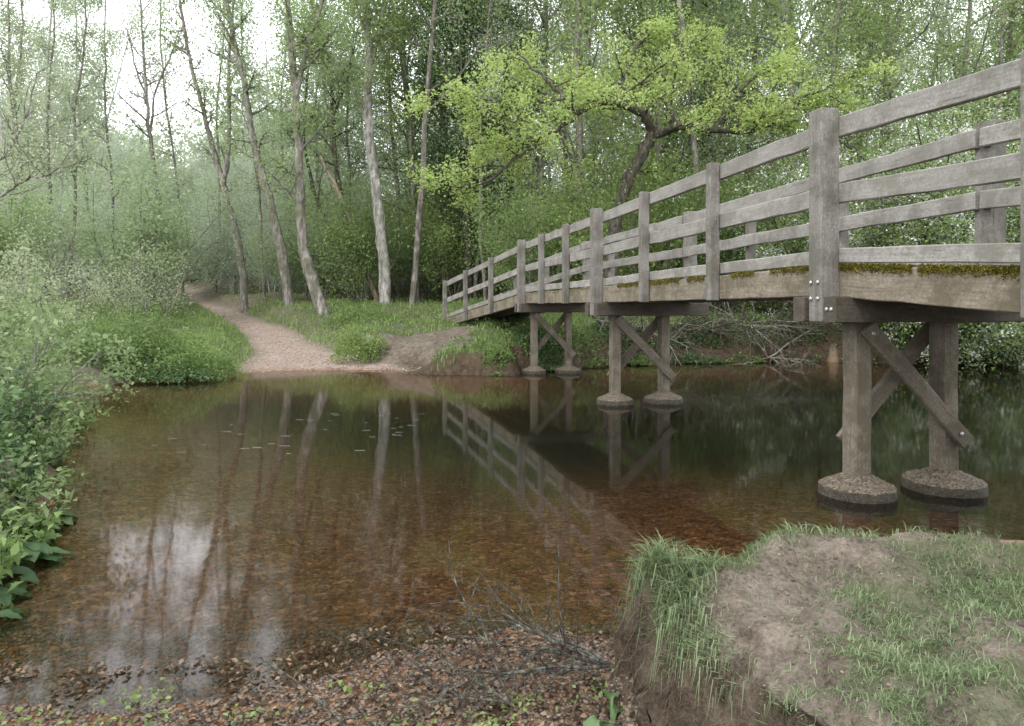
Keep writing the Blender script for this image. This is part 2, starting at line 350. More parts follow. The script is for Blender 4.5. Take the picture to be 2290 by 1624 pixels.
for i in range(4):
    ex=perp[i]; 
    for side,w0 in ((0,0.),(1,WID)):
        sg=1 if side==0 else -1
        for (zl,zh) in ((1.18,1.33),(.69,.835),(.245,.355)):
            wr=w0+sg*(.075+.024)
            beam('rail',bp(i,.004,wr,(zl+zh)/2),bp(i,.996,wr,(zl+zh)/2),.045,zh-zl,WR,bow=.02 if i==0 else .006)
        wb=w0+sg*(.075+.055)
        beam('side_beam',bp(i,.002,wb,.115),bp(i,.998,wb,.115),.11,.23,WB,jit=.002)
        ks=(1,2) if i<3 else (1,2,3)
        for k in ks:
            t=k/3 if k<3 else .995
            d=unit((nodes[i+1]-nodes[i])*np.array([1,1,0]))
            beam('post',bp(i,t,w0+sg*.02,-.01),bp(i,t,w0+sg*.02,1.345),.105,.095,WP,up=d,jit=.0015)
    A=Acc(); L=np.linalg.norm(nodes[i+1]-nodes[i]); nb=int(L/.15)
    for k in range(nb):
        t0=(k+.04)/nb; t1=(k+.96)/nb; zz=rng.normal(0,.002)
        c=[bp(i,t0,.19,.20+zz),bp(i,t0,WID-.19,.20+zz),bp(i,t1,WID-.19,.20+zz),bp(i,t1,.19,.20+zz)]
        V=np.array(c+[q+np.array([0,0,.04]) for q in c])
        A.add(V,np.array([[0,3,2,1],[4,5,6,7],[0,1,5,4],[1,2,6,5],[2,3,7,6],[3,0,4,7]]))
    V,Qd=A.arrays(); obj('deck',mesh_quads('deck',V-np.array(bloc),Qd,WD),br)
    beam('joist',bp(i,.01,WID/2,.10),bp(i,.99,WID/2,.10),.1,.19,WD)
MT,nt,out=new_mat('galvanised_bolt'); p=principled(nt,out,(.4,.4,.4),.45); p.inputs['Metallic'].default_value=.8
mF,nt,out=new_mat('footing_concrete'); oc=coords(nt); nn=noise(nt,oc,25,5,.7); n5=noise(nt,oc,90,3,.6)
principled(nt,out,ramp(nt,[(.35,(.02,.018,.013)),(.5,(.05,.043,.03)),(.68,(.12,.10,.07))],mathn(nt,'ADD',mathn(nt,'MULTIPLY',nn,.5),mathn(nt,'MULTIPLY',n5,.5))),.7,bump(nt,nn,1,.03))
mG,nt,out=new_mat('footing_gravel_top'); oc=coords(nt); v=nt.nodes.new('ShaderNodeTexVoronoi'); v.inputs['Scale'].default_value=80; nt.links.new(oc,v.inputs['Vector'])
sp=nt.nodes.new('ShaderNodeSeparateColor'); nt.links.new(v.outputs['Color'],sp.inputs[0])
principled(nt,out,mixc(nt,mathn(nt,'MULTIPLY',noise(nt,oc,9,4),.6),ramp(nt,[(0,(.06,.048,.036)),(.5,(.19,.15,.11)),(1,(.36,.29,.22))],sp.outputs[0]),(.07,.068,.042)),.85,bump(nt,v.outputs['Distance'],1,.02))
def footing(p,R):
    k=40; prof=[(R*1.0,-.7),(R*1.0,.0),(R*1.0,.05),(R*.975,.068),(R*.9,.085),(R*.6,.115),(R*.35,.155),(.0001,.165)]
    V=[];F=[]
    for j,(r,z) in enumerate(prof):
        for a in range(k):
            th=a*2*math.pi/k; rr=r*(1+rng.normal(0,.012)); V.append((rr*math.cos(th),rr*math.sin(th),z+rng.normal(0,.004)))
    for j in range(len(prof)-1):
        for a in range(k): F.append((j*k+a,j*k+(a+1)%k,(j+1)*k+(a+1)%k,(j+1)*k+a))
    me=bpy.data.meshes.new('footing'); me.from_pydata(V,[],F); me.materials.append(mF); me.materials.append(mG)
    for q in me.polygons: q.use_smooth=True; q.material_index=1 if q.index>=3*k else 0
    obj('footing',me,br,mat4=Matrix.Translation((p[0],p[1],0)),ploc=bloc)
def bolt(p,n):
    M=Vector(n).to_track_quat('Z','Y').to_matrix().to_4x4(); M.translation=Vector(p)
    k=10; V=[];F=[]
    for r,z in ((.016,0),(.016,.006),(.011,.012),(.0001,.014)):
        V+=[(r*math.cos(a*2*math.pi/k),r*math.sin(a*2*math.pi/k),z) for a in range(k)]
    for j in range(3):
        for a in range(k): F.append((j*k+a,j*k+(a+1)%k,(j+1)*k+(a+1)%k,(j+1)*k+a))
    me=bpy.data.meshes.new('bolt'); me.from_pydata(V,[],F); me.materials.append(MT); obj('bolt',me,br,mat4=M,ploc=bloc)
for i in (1,2,3):
    P0=nodes[i]; pr=perp[1]; al=unit((nodes[2]-nodes[1])*np.array([1,1,0])); up=np.array([0,0,1.])
    q=lambda s,w,z:np.array([P0[0],P0[1],0])+al*s+pr*w+up*z
    zt=P0[2]
    for w0 in (0,WID):
        beam('post',q(0,w0,zt-.19),q(0,w0,zt+1.385),.155,.15,WP,up=al,jit=.0015)
    for s in (-.145,.165):
        beam('crossbeam',q(s,-.06 if s<0 else -.1,zt-.10),q(s,WID+.2,zt-.10),.13,.19,WD)
    for w0,R in ((.29,.27),(1.07,.29)):
        beam('leg',q(.01,w0,.13),q(.01,w0,zt-.005),.135,.155,WL,up=al)
        footing(q(.01,w0,0),R)
    beam('brace',q(-.10,.29,zt-.23),q(-.10,1.17,.38),.125,.05,WL,up=al)
    beam('brace',q(.12,1.08,zt-.23),q(.12,.25,.38),.125,.05,WL,up=al)
    if i==1:
        for z in (-.02,.1): 
            for ds in(-.04,.04): bolt(q(ds,-.08,zt+z),-pr)
        bolt(q(-.126,.32,zt-.28),-al); bolt(q(-.126,1.10,.45),-al)
        for ds in(-.165,-.115): bolt(q(ds,-.062,zt-.1),-pr)
MOSS=leaf_mat('moss_green',(.05,.05,.012),(.12,.11,.02),(.24,.2,.04),.2,6)
pts=[]
for i,(a,b) in ((0,(.5,1)),(1,(0,1)),(2,(0,.9))):
    n=6500 if i<2 else 900
    t=rng.uniform(a,b,n); keep=fbm(t*5,t*0+i,.3,77)>.40
    for tt in t[keep]:
        hang=(rng.random()<.5)
        pts.append(bp(i,tt,.072-.004*hang+rng.uniform(-.004,.03)*(not hang),.234+abs(rng.normal(0,.007))*(not hang)-abs(rng.normal(0,.022))*hang))
v,qq,r=leaves(np.array(pts),.015,rng,.3,.7); obj('moss',mesh_quads('moss',v-np.array(bloc),qq,MOSS,r),br)
bz=H1(2.8,3.78)
bd=beam('wooden_board',(2.68,3.74,bz+.05),(3.45,3.62,bz+.08),.05,.13,wood_mat('reddish_board_wood',(.12,.07,.05),(.27,.18,.14),(.38,.27,.22)),parent=None); tag(bd,'old reddish board lying on the muddy bank','board')
# ------------------------------------------------------------ tree materials
BK=bark_mat('bark_grey_brown',(.07,.06,.05),(.17,.155,.135),(.33,.31,.28),3,.4)
BKf=bark_mat('bark_haze_tint',(.26,.26,.24),(.38,.38,.35),(.50,.50,.47),3,.15)  # grey bark paled, mist painted into the colour
BKd=bark_mat('bark_dark_oak',(.022,.018,.015),(.06,.052,.042),(.14,.12,.10),4,.3)
BKp=bark_mat('bark_pale_silver',(.09,.08,.066),(.31,.29,.26),(.54,.52,.48),2.4,.3)
BKt=bark_mat('bark_tan_dead',(.10,.075,.05),(.24,.19,.14),(.38,.32,.25),3,.1)
LW=leaf_mat('leaf_wood',(.10,.155,.06),(.20,.285,.105),(.33,.42,.17),.5)
LWm=leaf_mat('leaf_half_haze',(.18,.24,.13),(.28,.36,.19),(.40,.49,.28),.5)  # weaker painted haze for the middle distance
LWf=leaf_mat('leaf_haze_tint',(.28,.34,.23),(.40,.47,.33),(.52,.59,.45),.5)  # distance haze painted into the leaf colour
LWp=leaf_mat('leaf_pale',(.22,.27,.15),(.33,.39,.23),(.46,.52,.34),.5)  # paled for mist on the left trees; also willow and elder leaves
LWd=leaf_mat('leaf_ivy',(.06,.10,.05),(.105,.165,.08),(.17,.245,.12),.25)
LO=leaf_mat('leaf_oak',(.20,.28,.065),(.34,.45,.13),(.50,.60,.24),.5,1.2)
LH=leaf_mat('leaf_hazel',(.13,.19,.06),(.23,.32,.11),(.36,.45,.18),.5)
LU=leaf_mat('leaf_undergrowth',(.07,.115,.035),(.155,.235,.08),(.27,.36,.14),.4,3)
LF=leaf_mat('leaf_foreground',(.08,.125,.05),(.175,.25,.10),(.30,.38,.18),.45,2,.02)
LN=leaf_mat('leaf_nettle',(.03,.06,.024),(.078,.14,.052),(.16,.245,.10),.35,2,.02)
LB=leaf_mat('blossom_white',(.5,.53,.46),(.65,.67,.62),(.8,.8,.78),.3)
LG=leaf_mat('grass_green',(.065,.095,.04),(.14,.19,.085),(.25,.31,.165),.35,2,.02)
LD=leaf_mat('leaf_litter',(.018,.014,.011),(.07,.053,.04),(.24,.18,.12),.15,6)
PT=dict(seg=[12,5,4,3],wan=[.05,.13,.2,.25],trop=[.02,.07,.03,0],tap=[.25,.35,.3,.3],sides=[8,5,4,3],kids=[17,6,4,0],t0=[.22,.2,.2,0],lr=[.21,.55,.5,.5],
        rmax=[1,.06,.025,.01],ang=(35,75),max=3,leaf=2,lp=3)
def tree_parts(name,A,LP,bark,leafm,k,sig,size,rg,base,extra=None,up=.5):
    e=bpy.data.objects.new(name,None); COL.objects.link(e); e.location=Vector(base); e.empty_display_size=.3
    V,Qd=A.arrays(); obj('trunk',mesh_quads('trunk',V-np.array(base),Qd,bark,smooth=True),e)
    if leafm is not None and len(LP):
        C=spread(LP,k,sig,rg)-np.array(base); v,q,r=leaves(C,size,rg,up)
        obj('crown',mesh_quads('crown',v,q,leafm,r),e)
    return e
def copy_thing(src,loc,rz,sc,name):
    e=src.copy(); e.name=name; COL.objects.link(e); e.location=Vector(loc); e.rotation_euler=(0,0,rz); e.scale=(sc[0],sc[0],sc[1])
    for c in src.children:
        d=c.copy(); d.name=c.name.split('.')[0]; COL.objects.link(d); d.parent=e
    return e
def make_wood(seed,h,r,bark,leafm,size,k,sig,t0=.22,kids0=17,lean=0,name='wood_tree',lr=.21):
    rg=np.random.default_rng(seed); A=Acc(); LP=[]; P=dict(PT); P['kids']=[kids0,6,4,0]; P['t0']=[t0,.2,.2,0]; P['lr']=[lr,.55,.5,.5]
    grow(A,LP,np.array([0,0,-.3]),unit(np.array([rg.normal(0,.05)+lean,rg.normal(0,.05),1.])),h,r,0,P,rg)
    return tree_parts(name,A,LP,bark,leafm,k,sig,size,rg,(0,0,0))
GT='trees of the riverside wood'
VT=[(make_wood(11,18,.15,BK,LW,.12,5,.36,t0=.25),'tall slender grey-barked tree with fresh green leaves'),
    (make_wood(12,17,.12,BK,LW,.11,5,.34,t0=.35,lean=.1),'slim straight woodland tree with light spring foliage'),
    (make_wood(13,19,.18,BK,LH,.13,7,.38,t0=.12,kids0=20),'leafy tree with branches from low down'),
    (make_wood(14,17,.09,BK,LWp,.10,6,.33,t0=.25,kids0=17,lr=.19,lean=-.08),'thin tree with sparse young leaves paled like haze'),
    (make_wood(16,16,.08,BK,LWp,.09,2,.3,t0=.35,kids0=13,lr=.15),'spindly nearly bare young tree')]
VI=(make_wood(15,17,.2,BKd,LWd,.14,9,.34,t0=.08,kids0=24,name='ivy_covered_tree',lr=.13),'dark tree wrapped densely in ivy')
PS=dict(seg=[7,5,4,3],wan=[.12,.16,.2,.25],trop=[.0,.02,0,0],tap=[.25,.3,.3,.3],sides=[5,4,3,3],kids=[8,4,0,0],t0=[.2,.2,0,0],lr=[.45,.5,.5,.5],
        rmax=[1,.02,.01,.01],ang=(30,65),max=2,leaf=1,lp=4)
def make_shrub(seed,h,stems,bark,leafm,size,k,sig,name='hazel_shrub',spreadr=.5,base=(0,0,0),P=PS,r=.03):
    rg=np.random.default_rng(seed); A=Acc(); LP=[]; b=np.array(base,float)
    for s in range(stems):
        a=rg.uniform(0,6.28); d=unit(np.array([math.cos(a)*spreadr*rg.random(),math.sin(a)*spreadr*rg.random(),1.]))
        grow(A,LP,b+np.array([math.cos(a)*.15,math.sin(a)*.15,-.1]),d,h*rg.uniform(.6,1.1),r,0,P,rg)
    return tree_parts(name,A,LP,bark,leafm,k,sig,size,rg,base)
VS=[(make_shrub(21,5,7,BK,LH,.10,8,.28),'multi-stemmed hazel shrub with bright green leaves'),
    (make_shrub(22,4,8,BK,LW,.09,8,.26),'dense leafy understorey shrub'),
    (make_shrub(23,4,5,BK,LWp,.08,3,.2,spreadr=.8),'pale feathery willow shrub coming into leaf')]
used={}
def set_mats(e,lm,bm):
    for c in e.children:
        if c.material_slots:
            c.material_slots[0].link='OBJECT'; c.material_slots[0].material=bm if c.name.startswith('trunk') else lm
def place(v,x,y,rz,sc,group,cat,name=None):
    src,label=v; z=H1(x,y)-.05; b=x/y
    if src.name not in used:
        used[src.name]=True; e=src; e.location=(x,y,z); e.rotation_euler=(0,0,rz); e.scale=(sc[0],sc[0],sc[1])
    else:
        e=copy_thing(src,(x,y,z),rz,sc,name or src.name.split('.')[0])
        yy=y+max(0,-b-.2)*18
        if yy>36: set_mats(e,LWf,BKf)  # far and left copies get haze-paled leaf and bark colours
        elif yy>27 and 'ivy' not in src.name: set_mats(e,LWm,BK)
    tag(e,label,cat,group); return e
pl=[]
rs=np.random.default_rng(5)
tries=0
while len(pl)<106 and tries<9000:
    tries+=1
    y=rs.uniform(21,58); x=rs.uniform(-.82,.82)*y; b=x/y
    if pathd(np.array(x),np.array(y))<1.6: continue
    if -.62<b<-.41: continue
    if b<-.60 and (y<28 or rs.random()<.15): continue
    if -.42<b<-.15 and (y<29 or rs.random()<.25): continue
    if abs(x-2.8)<3 and y<23.5: continue
    if -.15<b<.1 and y<23: continue
    if any((x-a)**2+(y-c)**2<(1.9+.015*y)**2 for a,c,_ in pl): continue
    pl.append((x,y,b))
pl.sort(key=lambda p:p[1])
for x,y,b in pl:
    hs=1
    if b<-.55: v=VT[rs.choice([3,3,4])]
    elif b<-.18: v=VT[rs.choice([0,1,3,4])]; hs=.72
    else: v=VT[rs.choice([0,1,2,2,4])]
    s=rs.uniform(.85,1.15); place(v,x,y,rs.uniform(0,6.28),(s,s*rs.uniform(.95,1.15)*hs),GT,'tree')
for k in range(16):
    y=44+k*1.3+rs.random(); b=-.62+.21*rs.random()
    x=b*y
    if abs(x-np.interp(y,PY,PX))<1.5: x+=2.5
    place(VT[rs.choice([0,2,3])],x,y,rs.uniform(0,6.28),(.7,rs.uniform(.5,.7)),GT,'tree')
for u,yy in ((1050,27),(1120,30),(1560,30)):
    place(VI,(u-U0)/F*yy,yy,rs.uniform(0,6),(1,1.05),GT,'tree')
sl=[];tries=0
while len(sl)<132 and tries<9000:
    tries+=1
    y=rs.uniform(20.5,56); x=rs.uniform(-.8,.8)*y; b=x/y
    if pathd(np.array(x),np.array(y))<(1.7 if y<33 else 1.0): continue
    if abs(x-2.8)<1 and y<21: continue
    if -.45<b<-.1 and y<24.5: continue
    if b>0 and y>42: continue
    if any((x-a)**2+(y-c)**2<(1.1+.02*y)**2 for a,c in sl): continue
    sl.append((x,y))
sl.sort(key=lambda p:p[1])
for x,y in sl:
    b=x/y; v=VS[2] if (b<-.5 and rs.random()<.4) else VS[rs.choice([0,1])]
    s=rs.uniform(.6,1.15)*(1+.3*(y>33)); place(v,x,y,rs.uniform(0,6.28),(s,s),'understorey shrubs of the wood','shrub')
for x,y,s in ((-10.6,16.2,.6),(-9.8,18.2,.7),(-12.4,17.2,.8),(-11.8,20.8,.9),(-14.7,21,1.1)):
    place(VS[2],x,y,rs.uniform(0,6.28),(s,s),'pale willows on the river bank','shrub')
# ------------------------------------------------------------ individual trees
def fork_tree(name,label,paths,Y,bark,leafm,k,sig,size,seed,t0=.3,lf=2.2,P=PT):
    rg=np.random.default_rng(seed); A=Acc(); LP=[]
    first=paths[0]; x,y=(first[0][0]-U0)/F*Y,Y; base=(x,y,H1(x,y)-.1)
    for j,(pts,r0,r1,c) in enumerate([(p,*q) for p,q in zip(paths,P['rr'])]):
        pw=[]
        for i,pt in enumerate(pts):
            dy=pt[2] if len(pt)>2 else 0
            pw.append(sv(pt[0],pt[1],Y+dy))
        if j==0: pw[0]=np.array([pw[0][0],pw[0][1],base[2]-.2])
        guide(A,LP,pw,r0,r1,P,rg,cnt=c,t0=t0 if j==0 else .1,lf=lf)
    e=tree_parts(name,A,LP,bark,leafm,k,sig,size,rg,base); tag(e,label,'tree'); return e
def PP(rr,**kw):
    P=dict(PT); P['rr']=rr; P.update(kw); return P
fork_tree('alder_tree','slim bare-topped tree beside the gravel path',[[(372,660),(368,560),(350,420),(332,280),(325,180),(318,60),(310,-60)],[(335,300),(350,200),(385,120),(400,60)],[(328,220),(300,140),(285,60)]],30,BK,LWp,1,.3,.1,101,P=PP([(.14,.03,14),(.06,.02,7),(.05,.02,7)]),t0=.45,lf=1.8)
fork_tree('alder_tree','slender forked tree leaning over the path',[[(550,672),(535,560),(503,430),(478,330),(455,250),(425,130),(405,20),(398,-60)],[(500,420),(512,300),(512,150),(522,0),(518,-60)]],27,BK,LW,2,.3,.10,102,P=PP([(.16,.04,13),(.10,.03,10)]),t0=.5,lf=1.6)
fork_tree('alder_tree','tall leaning grey tree with mossy bark',[[(652,655),(628,560),(600,440),(570,330),(548,200),(520,80),(500,-40),(490,-90)]],25,BK,LWm,4,.3,.10,103,P=PP([(.20,.05,16)]),t0=.4,lf=1.7)
fork_tree('ash_tree','thick lichen-spotted tree with curved foot',[[(730,694),(702,640),(680,570),(672,480),(668,350),(660,200),(648,80),(642,-50),(638,-110)],[(664,200),(690,100),(720,0),(730,-60)]],22,BK,LW,3,.3,.10,104,P=PP([(.22,.06,15),(.10,.03,8)]),t0=.4,lf=1.7)
fork_tree('ash_tree','straight tree with pale silvery flaking bark',[[(862,668),(856,560),(845,460),(830,340),(822,240),(825,120),(815,0),(812,-100),(810,-130)],[(828,150),(850,60),(880,-60)]],25,BKp,LW,4,.3,.11,105,P=PP([(.23,.10,13),(.09,.03,7)]),t0=.45,lf=1.8)
fork_tree('alder_tree','thin dark tree behind the silver one',[[(800,640),(778,520),(752,380),(745,260),(735,150),(700,20)],[(745,260),(775,180),(800,60)]],27,BKd,LWm,5,.3,.10,106,P=PP([(.13,.04,14),(.06,.02,6)]),t0=.4,lf=1.8)
fork_tree('dead_tree','dead tan trunk leaning against its neighbours',[[(852,640),(800,540),(762,440),(715,350)]],26,BKt,None,1,.1,.1,107,P=PP([(.10,.05,2)],max=1),t0=.7,lf=1)
fork_tree('alder_tree','thin dark trunk leaning toward the path',[[(795,632),(745,545),(700,420),(680,300),(690,150),(700,0)]],28,BKd,LWm,4,.3,.10,108,P=PP([(.11,.03,12)]),t0=.5,lf=1.8)
fork_tree('alder_tree','thin trunk among undergrowth',[[(935,650),(925,450),(915,250),(900,50),(905,-150)]],27,BK,LH,6,.3,.11,109,P=PP([(.12,.05,18)]),t0=.2,lf=1.8)
for j,(u,u2,yy) in enumerate(((590,540,31),(770,790,30),(890,870,29),(250,235,33),(150,190,30),(60,20,27),(200,170,38),(700,720,33),(980,1000,31),(625,640,36),(100,120,33),(20,50,31),(410,360,34),(480,500,38),(1060,1090,27),(1200,1180,27),(1640,1600,28),(1720,1740,29))):
    tv=-110 if (u<450 or u>900) else -20
    fork_tree('young_tree','spindly pale-barked young tree',[[(u,650),(u+(u2-u)*.3+6,450),(u+(u2-u)*.6-6,250),(u2,90),(u2,tv)]],yy,BK,LWp if u<500 else LWm,4 if u<300 else 3,.28,.10,140+j,P=PP([(.08+.015*(j%3),.025,14)]),t0=.25,lf=1.6)
POk=PP([(.21,.16,1),(.13,.03,13),(.14,.03,16),(.10,.03,8),(.09,.03,9),(.07,.02,8),(.07,.02,9),(.05,.02,6),(.05,.02,6)],seg=[6,6,4,3],wan=[.1,.15,.18,.3],trop=[0,.0,.0,0],kids=[8,5,4,0],ang=(35,80),rmax=[1,.04,.018,.009],lp=3,flat=.6)
fork_tree('oak_tree','spreading oak with vivid yellow-green spring leaves on the far bank',
 [[(1362,700),(1370,560),(1392,440),(1428,355),(1462,297)],
  [(1462,300),(1440,258,-.3),(1395,235,-.6),(1340,230,-.9),(1290,258,-1.2),(1230,300,-1.5),(1160,325,-1.8),(1060,320,-1.8)],
  [(1455,305),(1520,282,-.2),(1600,290,-.4),(1680,292,-.7),(1740,252,-1),(1800,215,-1),(1910,170,-1.2)],
  [(1445,262,-.2),(1400,215,0),(1395,170,.2),(1420,120,.5),(1440,60,.6)],
  [(1520,282,-.2),(1480,200,.3),(1510,140,.8),(1560,80,1.2)],
  [(1290,258,-1.2),(1240,200,-1),(1200,160,-.8),(1150,110,-.6)],
  [(1600,290,-.4),(1640,220,0),(1690,170,.3),(1760,120,.4)],
  [(1230,300,-1.5),(1150,360,-1.9),(1080,410,-2.1),(990,420,-2.2)],
  [(1160,325,-1.8),(1080,260,-2.2),(1000,220,-2.5)]],
 19,BKd,LO,4,.13,.09,120,P=POk,t0=.6,lf=1.65)
def hawthorn(x,y,h,seed,n=10):
    P=dict(PS); P['trop']=[-.05,-.05,-.02,0]; P['kids']=[9,4,0,0]; P['wan']=[.14,.2,.25,.3]
    rg=np.random.default_rng(seed); A=Acc(); LP=[]; b=np.array([x,y,H1(x,y)-.1])
    for s in range(n):
        a=rg.uniform(2.4,5.6) if s%2 else rg.uniform(0,6.28)
        d=unit(np.array([math.cos(a)*.6,math.sin(a)*.6,1.])); grow(A,LP,b.copy(),d,h*rg.uniform(.6,1.15),.06,0,P,rg)
    e=tree_parts('hawthorn_tree',A,LP,BKd,LW,13,.24,.075,rg,tuple(b))
    idx=rg.choice(len(LP),int(len(LP)*.5)); C=spread(np.array(LP)[idx],12,.09,rg)-b
    v,q,r=leaves(C,.055,rg,.6,.9); obj('blossom',mesh_quads('blossom',v,q,LB,r),e)
    tag(e,'hawthorn thick with white blossom arching over the water','tree','hawthorns on the far bank')
hawthorn(10.4,18.3,6.5,201); hawthorn(13.2,17.8,8,202); hawthorn(8.9,20.0,5.5,203,8); hawthorn(12.0,18.0,4.5,204,9); hawthorn(14.6,21,9.5,205,9); hawthorn(11.6,17.2,3.2,206,9)
def deadwood(name,label,start,dirs,L,seed,r=.05,mat=BKt,P2=None):
    P=dict(PS); P['trop']=[-.02,-.01,0,0]; P['kids']=[9,5,0,0]; P['t0']=[.1,.1,0,0]
    if P2: P.update(P2)
    rg=np.random.default_rng(seed); A=Acc(); LP=[]
    for d in dirs: grow(A,LP,np.array(start,float),unit(np.array(d,float)),L,r,0,P,rg)
    V,Qd=A.arrays(); o=obj(name,mesh_quads(name,V-np.array(start),Qd,mat,smooth=True),loc=start); tag(o,label,'branch'); return o
for k,(x,y) in enumerate(((2.4,17.4),(3.2,17.8),(4.2,18.2),(5.2,18.3),(6.2,18.5),(7.2,18.7),(8.2,18.9),(6.8,18.2))):
    deadwood('fallen_branch','bleached fallen branches tangled on the far bank' if k%3==1 else 'dark fallen branches tangled on the far bank',(x,y,H1(x,y)+.12),[(1,-.5,.05),(-.8,-.5,.1),(.5,-.8,-.05),(.9,.1,.3),(-.5,-.2,.4),(.2,-.9,.1)],1.8,300+k,.028,(BKd,BK,BKd)[k%3])
# ------------------------------------------------------------ bushes & nettles on banks
def mound(name,label,cat,x,y,rx,ry,h,n,size,mat,seed,group=None,flower=None):
    rg=np.random.default_rng(seed); a=rg.uniform(0,6.28,n); rr=rg.random(n)**.62; ed=.7+.6*fbm(np.cos(a)*2+seed,np.sin(a)*2,.7,seed); X1=x+np.cos(a)*rr*rx*ed; Y1=y+np.sin(a)*rr*ry*ed
    hz=h*np.sqrt(np.clip(1-rr**2,0,1))*(.15+1.7*fbm(X1,Y1,.35,seed)**1.3); Z1=H(X1,Y1); Z1=np.maximum(Z1,0)+hz*rg.uniform(.15,1,n)**.8+(rg.random(n)<.08)*rg.random(n)*h*.4+.02
    b=np.array([x,y,H1(x,y)]); v,q,r=leaves(np.stack([X1,Y1,Z1],-1)-b,size,rg,.6,.5,.5)
    e=obj(name,mesh_quads(name,v,q,mat,r),loc=b); tag(e,label,cat,group); return e
mound('bramble_bush','rounded green bush overhanging the water edge','bush',-7.2,13.7,1.6,.95,.95,10000,.055,LU,401)
mound('bramble_bush','low dark bush at the waterline','bush',-7.0,13.2,1.3,.5,.35,4000,.055,LN,408)
mound('bramble_bush','low dense bush beside the overhanging one','bush',-6.5,14.3,.8,.8,.6,4500,.055,LH,407)
mound('bramble_bush','low dense bush on the grassy bank','bush',-9.2,13.9,1.7,1.2,.9,7000,.055,LU,402)
mound('bramble_bush','leafy bush on the grassy bank','bush',-11.2,13.6,1.9,1.5,1.2,8000,.06,LF,403)
mound('bramble_bush','leafy bush beside the path','bush',-7.3,15.5,.8,.7,.4,3500,.05,LH,404)
mound('bramble_bush','small rounded bush on the spit by the ford','bush',-3.7,16.6,.65,.5,.8,4500,.055,LH,405)
mound('bramble_bush','ferny clump at the foot of the trees','bush',-4.6,20.6,1.2,.8,.45,2600,.06,LU,406)
for k,(x,y,rx,h) in enumerate(((.7,16.2,.7,.2),(1.5,16.7,.9,.35),(2.7,17.5,.8,.4),(3.9,18.1,.9,.35),(5.3,18.5,.8,.3),(6.6,18.7,.8,.35),(7.9,18.8,.8,.45),(9.3,18.6,1.2,.9),(11.2,18.1,1.5,1.2),(13.4,17.5,1.8,1.5),(.1,18.2,.8,.3),(-.3,14.95,.35,.1),(.9,15.9,.4,.2),(3.3,17.4,.7,.25),(4.7,18.0,.8,.25),(6.0,18.25,.8,.25))):
    mound('bramble_bush','bramble clump on the eroded far bank','bush',x,y,rx,.55,h,3000,.055,LU if k%2 else LN,410+k,'bramble clumps on the far bank')
PSh=dict(PS); PSh['trop']=[-.03,-.02,0,0]; PSh['kids']=[8,4,0,0]; PSh['lr']=[.38,.5,.5,.5]
def nshrub(name,label,x,y,h,stems,seed,mat,size,k,lean=(.5,0)):
    rg=np.random.default_rng(seed); A=Acc(); LP=[]; b=np.array([x,y,H1(x,y)-.05])
    for s in range(stems):
        d=unit(np.array([lean[0]+rg.normal(0,.35),lean[1]+rg.normal(0,.35),1.])); grow(A,LP,b+rg.normal(0,.08,3)*[1,1,0],d,h*rg.uniform(.6,1.1),.013,0,PSh,rg)
    e=tree_parts(name,A,LP,BK,mat,k,.07,size,rg,tuple(b)); tag(e,label,'shrub'); return e
nshrub('elder_shrub','leafy shrub leaning out over the river',-3.95,5.5,1.15,4,501,LF,.05,2,(.3,0))
nshrub('elder_shrub','leafy shrub on the near bank edge',-5.0,7.2,1.4,4,502,LF,.055,2,(.3,0))
nshrub('elder_shrub','tall leafy shrub on the river bank',-6.8,9.6,1.7,4,503,LF,.06,2,(.1,0))
nshrub('elder_shrub','tall shrub with pale new leaves',-8.5,11.8,1.9,5,504,LWp,.065,2,(.1,0))
def nettle(x,y,h,seed):
    rg=np.random.default_rng(seed); A=Acc(); b=np.array([x,y,max(H1(x,y),0)-.02]); C=[]
    for s in range(8):
        o=rg.normal(0,.10,3)*[1,1,0]; hh=h*rg.uniform(.5,1.15); t=np.linspace(0,1,6)[:,None]; top=rg.normal(0,.13,3)*[1,1,0]
        p=b+o+t*[0,0,hh]+t**2*top; A.tube(p,.004*(1-.6*t[:,0]),4)
        for q in np.linspace(.1,1,8):
            c=b+o+q*np.array([0,0,hh])+q*q*top; C+=[c+rg.normal(0,.032,3) for _ in range(4)]
    e=tree_parts('nettle_plant',A,[],LN,None,1,.1,.1,rg,tuple(b)); e.children[0].name='stem'
    v,q,r=leaves(np.array(C)-b,.045+.035*rg.random(),rg,.7,.5); obj('foliage',mesh_quads('foliage',v,q,(LN,LU,LN,LF)[seed%4],r),e)
    tag(e,'clump of green nettles at the water edge','plant','nettles on the near bank')
for k in range(46):
    t=(k//2+rs.random())/23; y=3.1+5.5*t; xb=np.interp(y,[2.7,3.4,4.8,6.8,9.2],[-2.5,-2.62,-3.3,-4.6,-5.9]); nettle(xb-(-.02 if k%2 else .25)-rs.random()*.2,y,rs.uniform(.15,.38) if k%2 else rs.uniform(.25,.6),600+k)
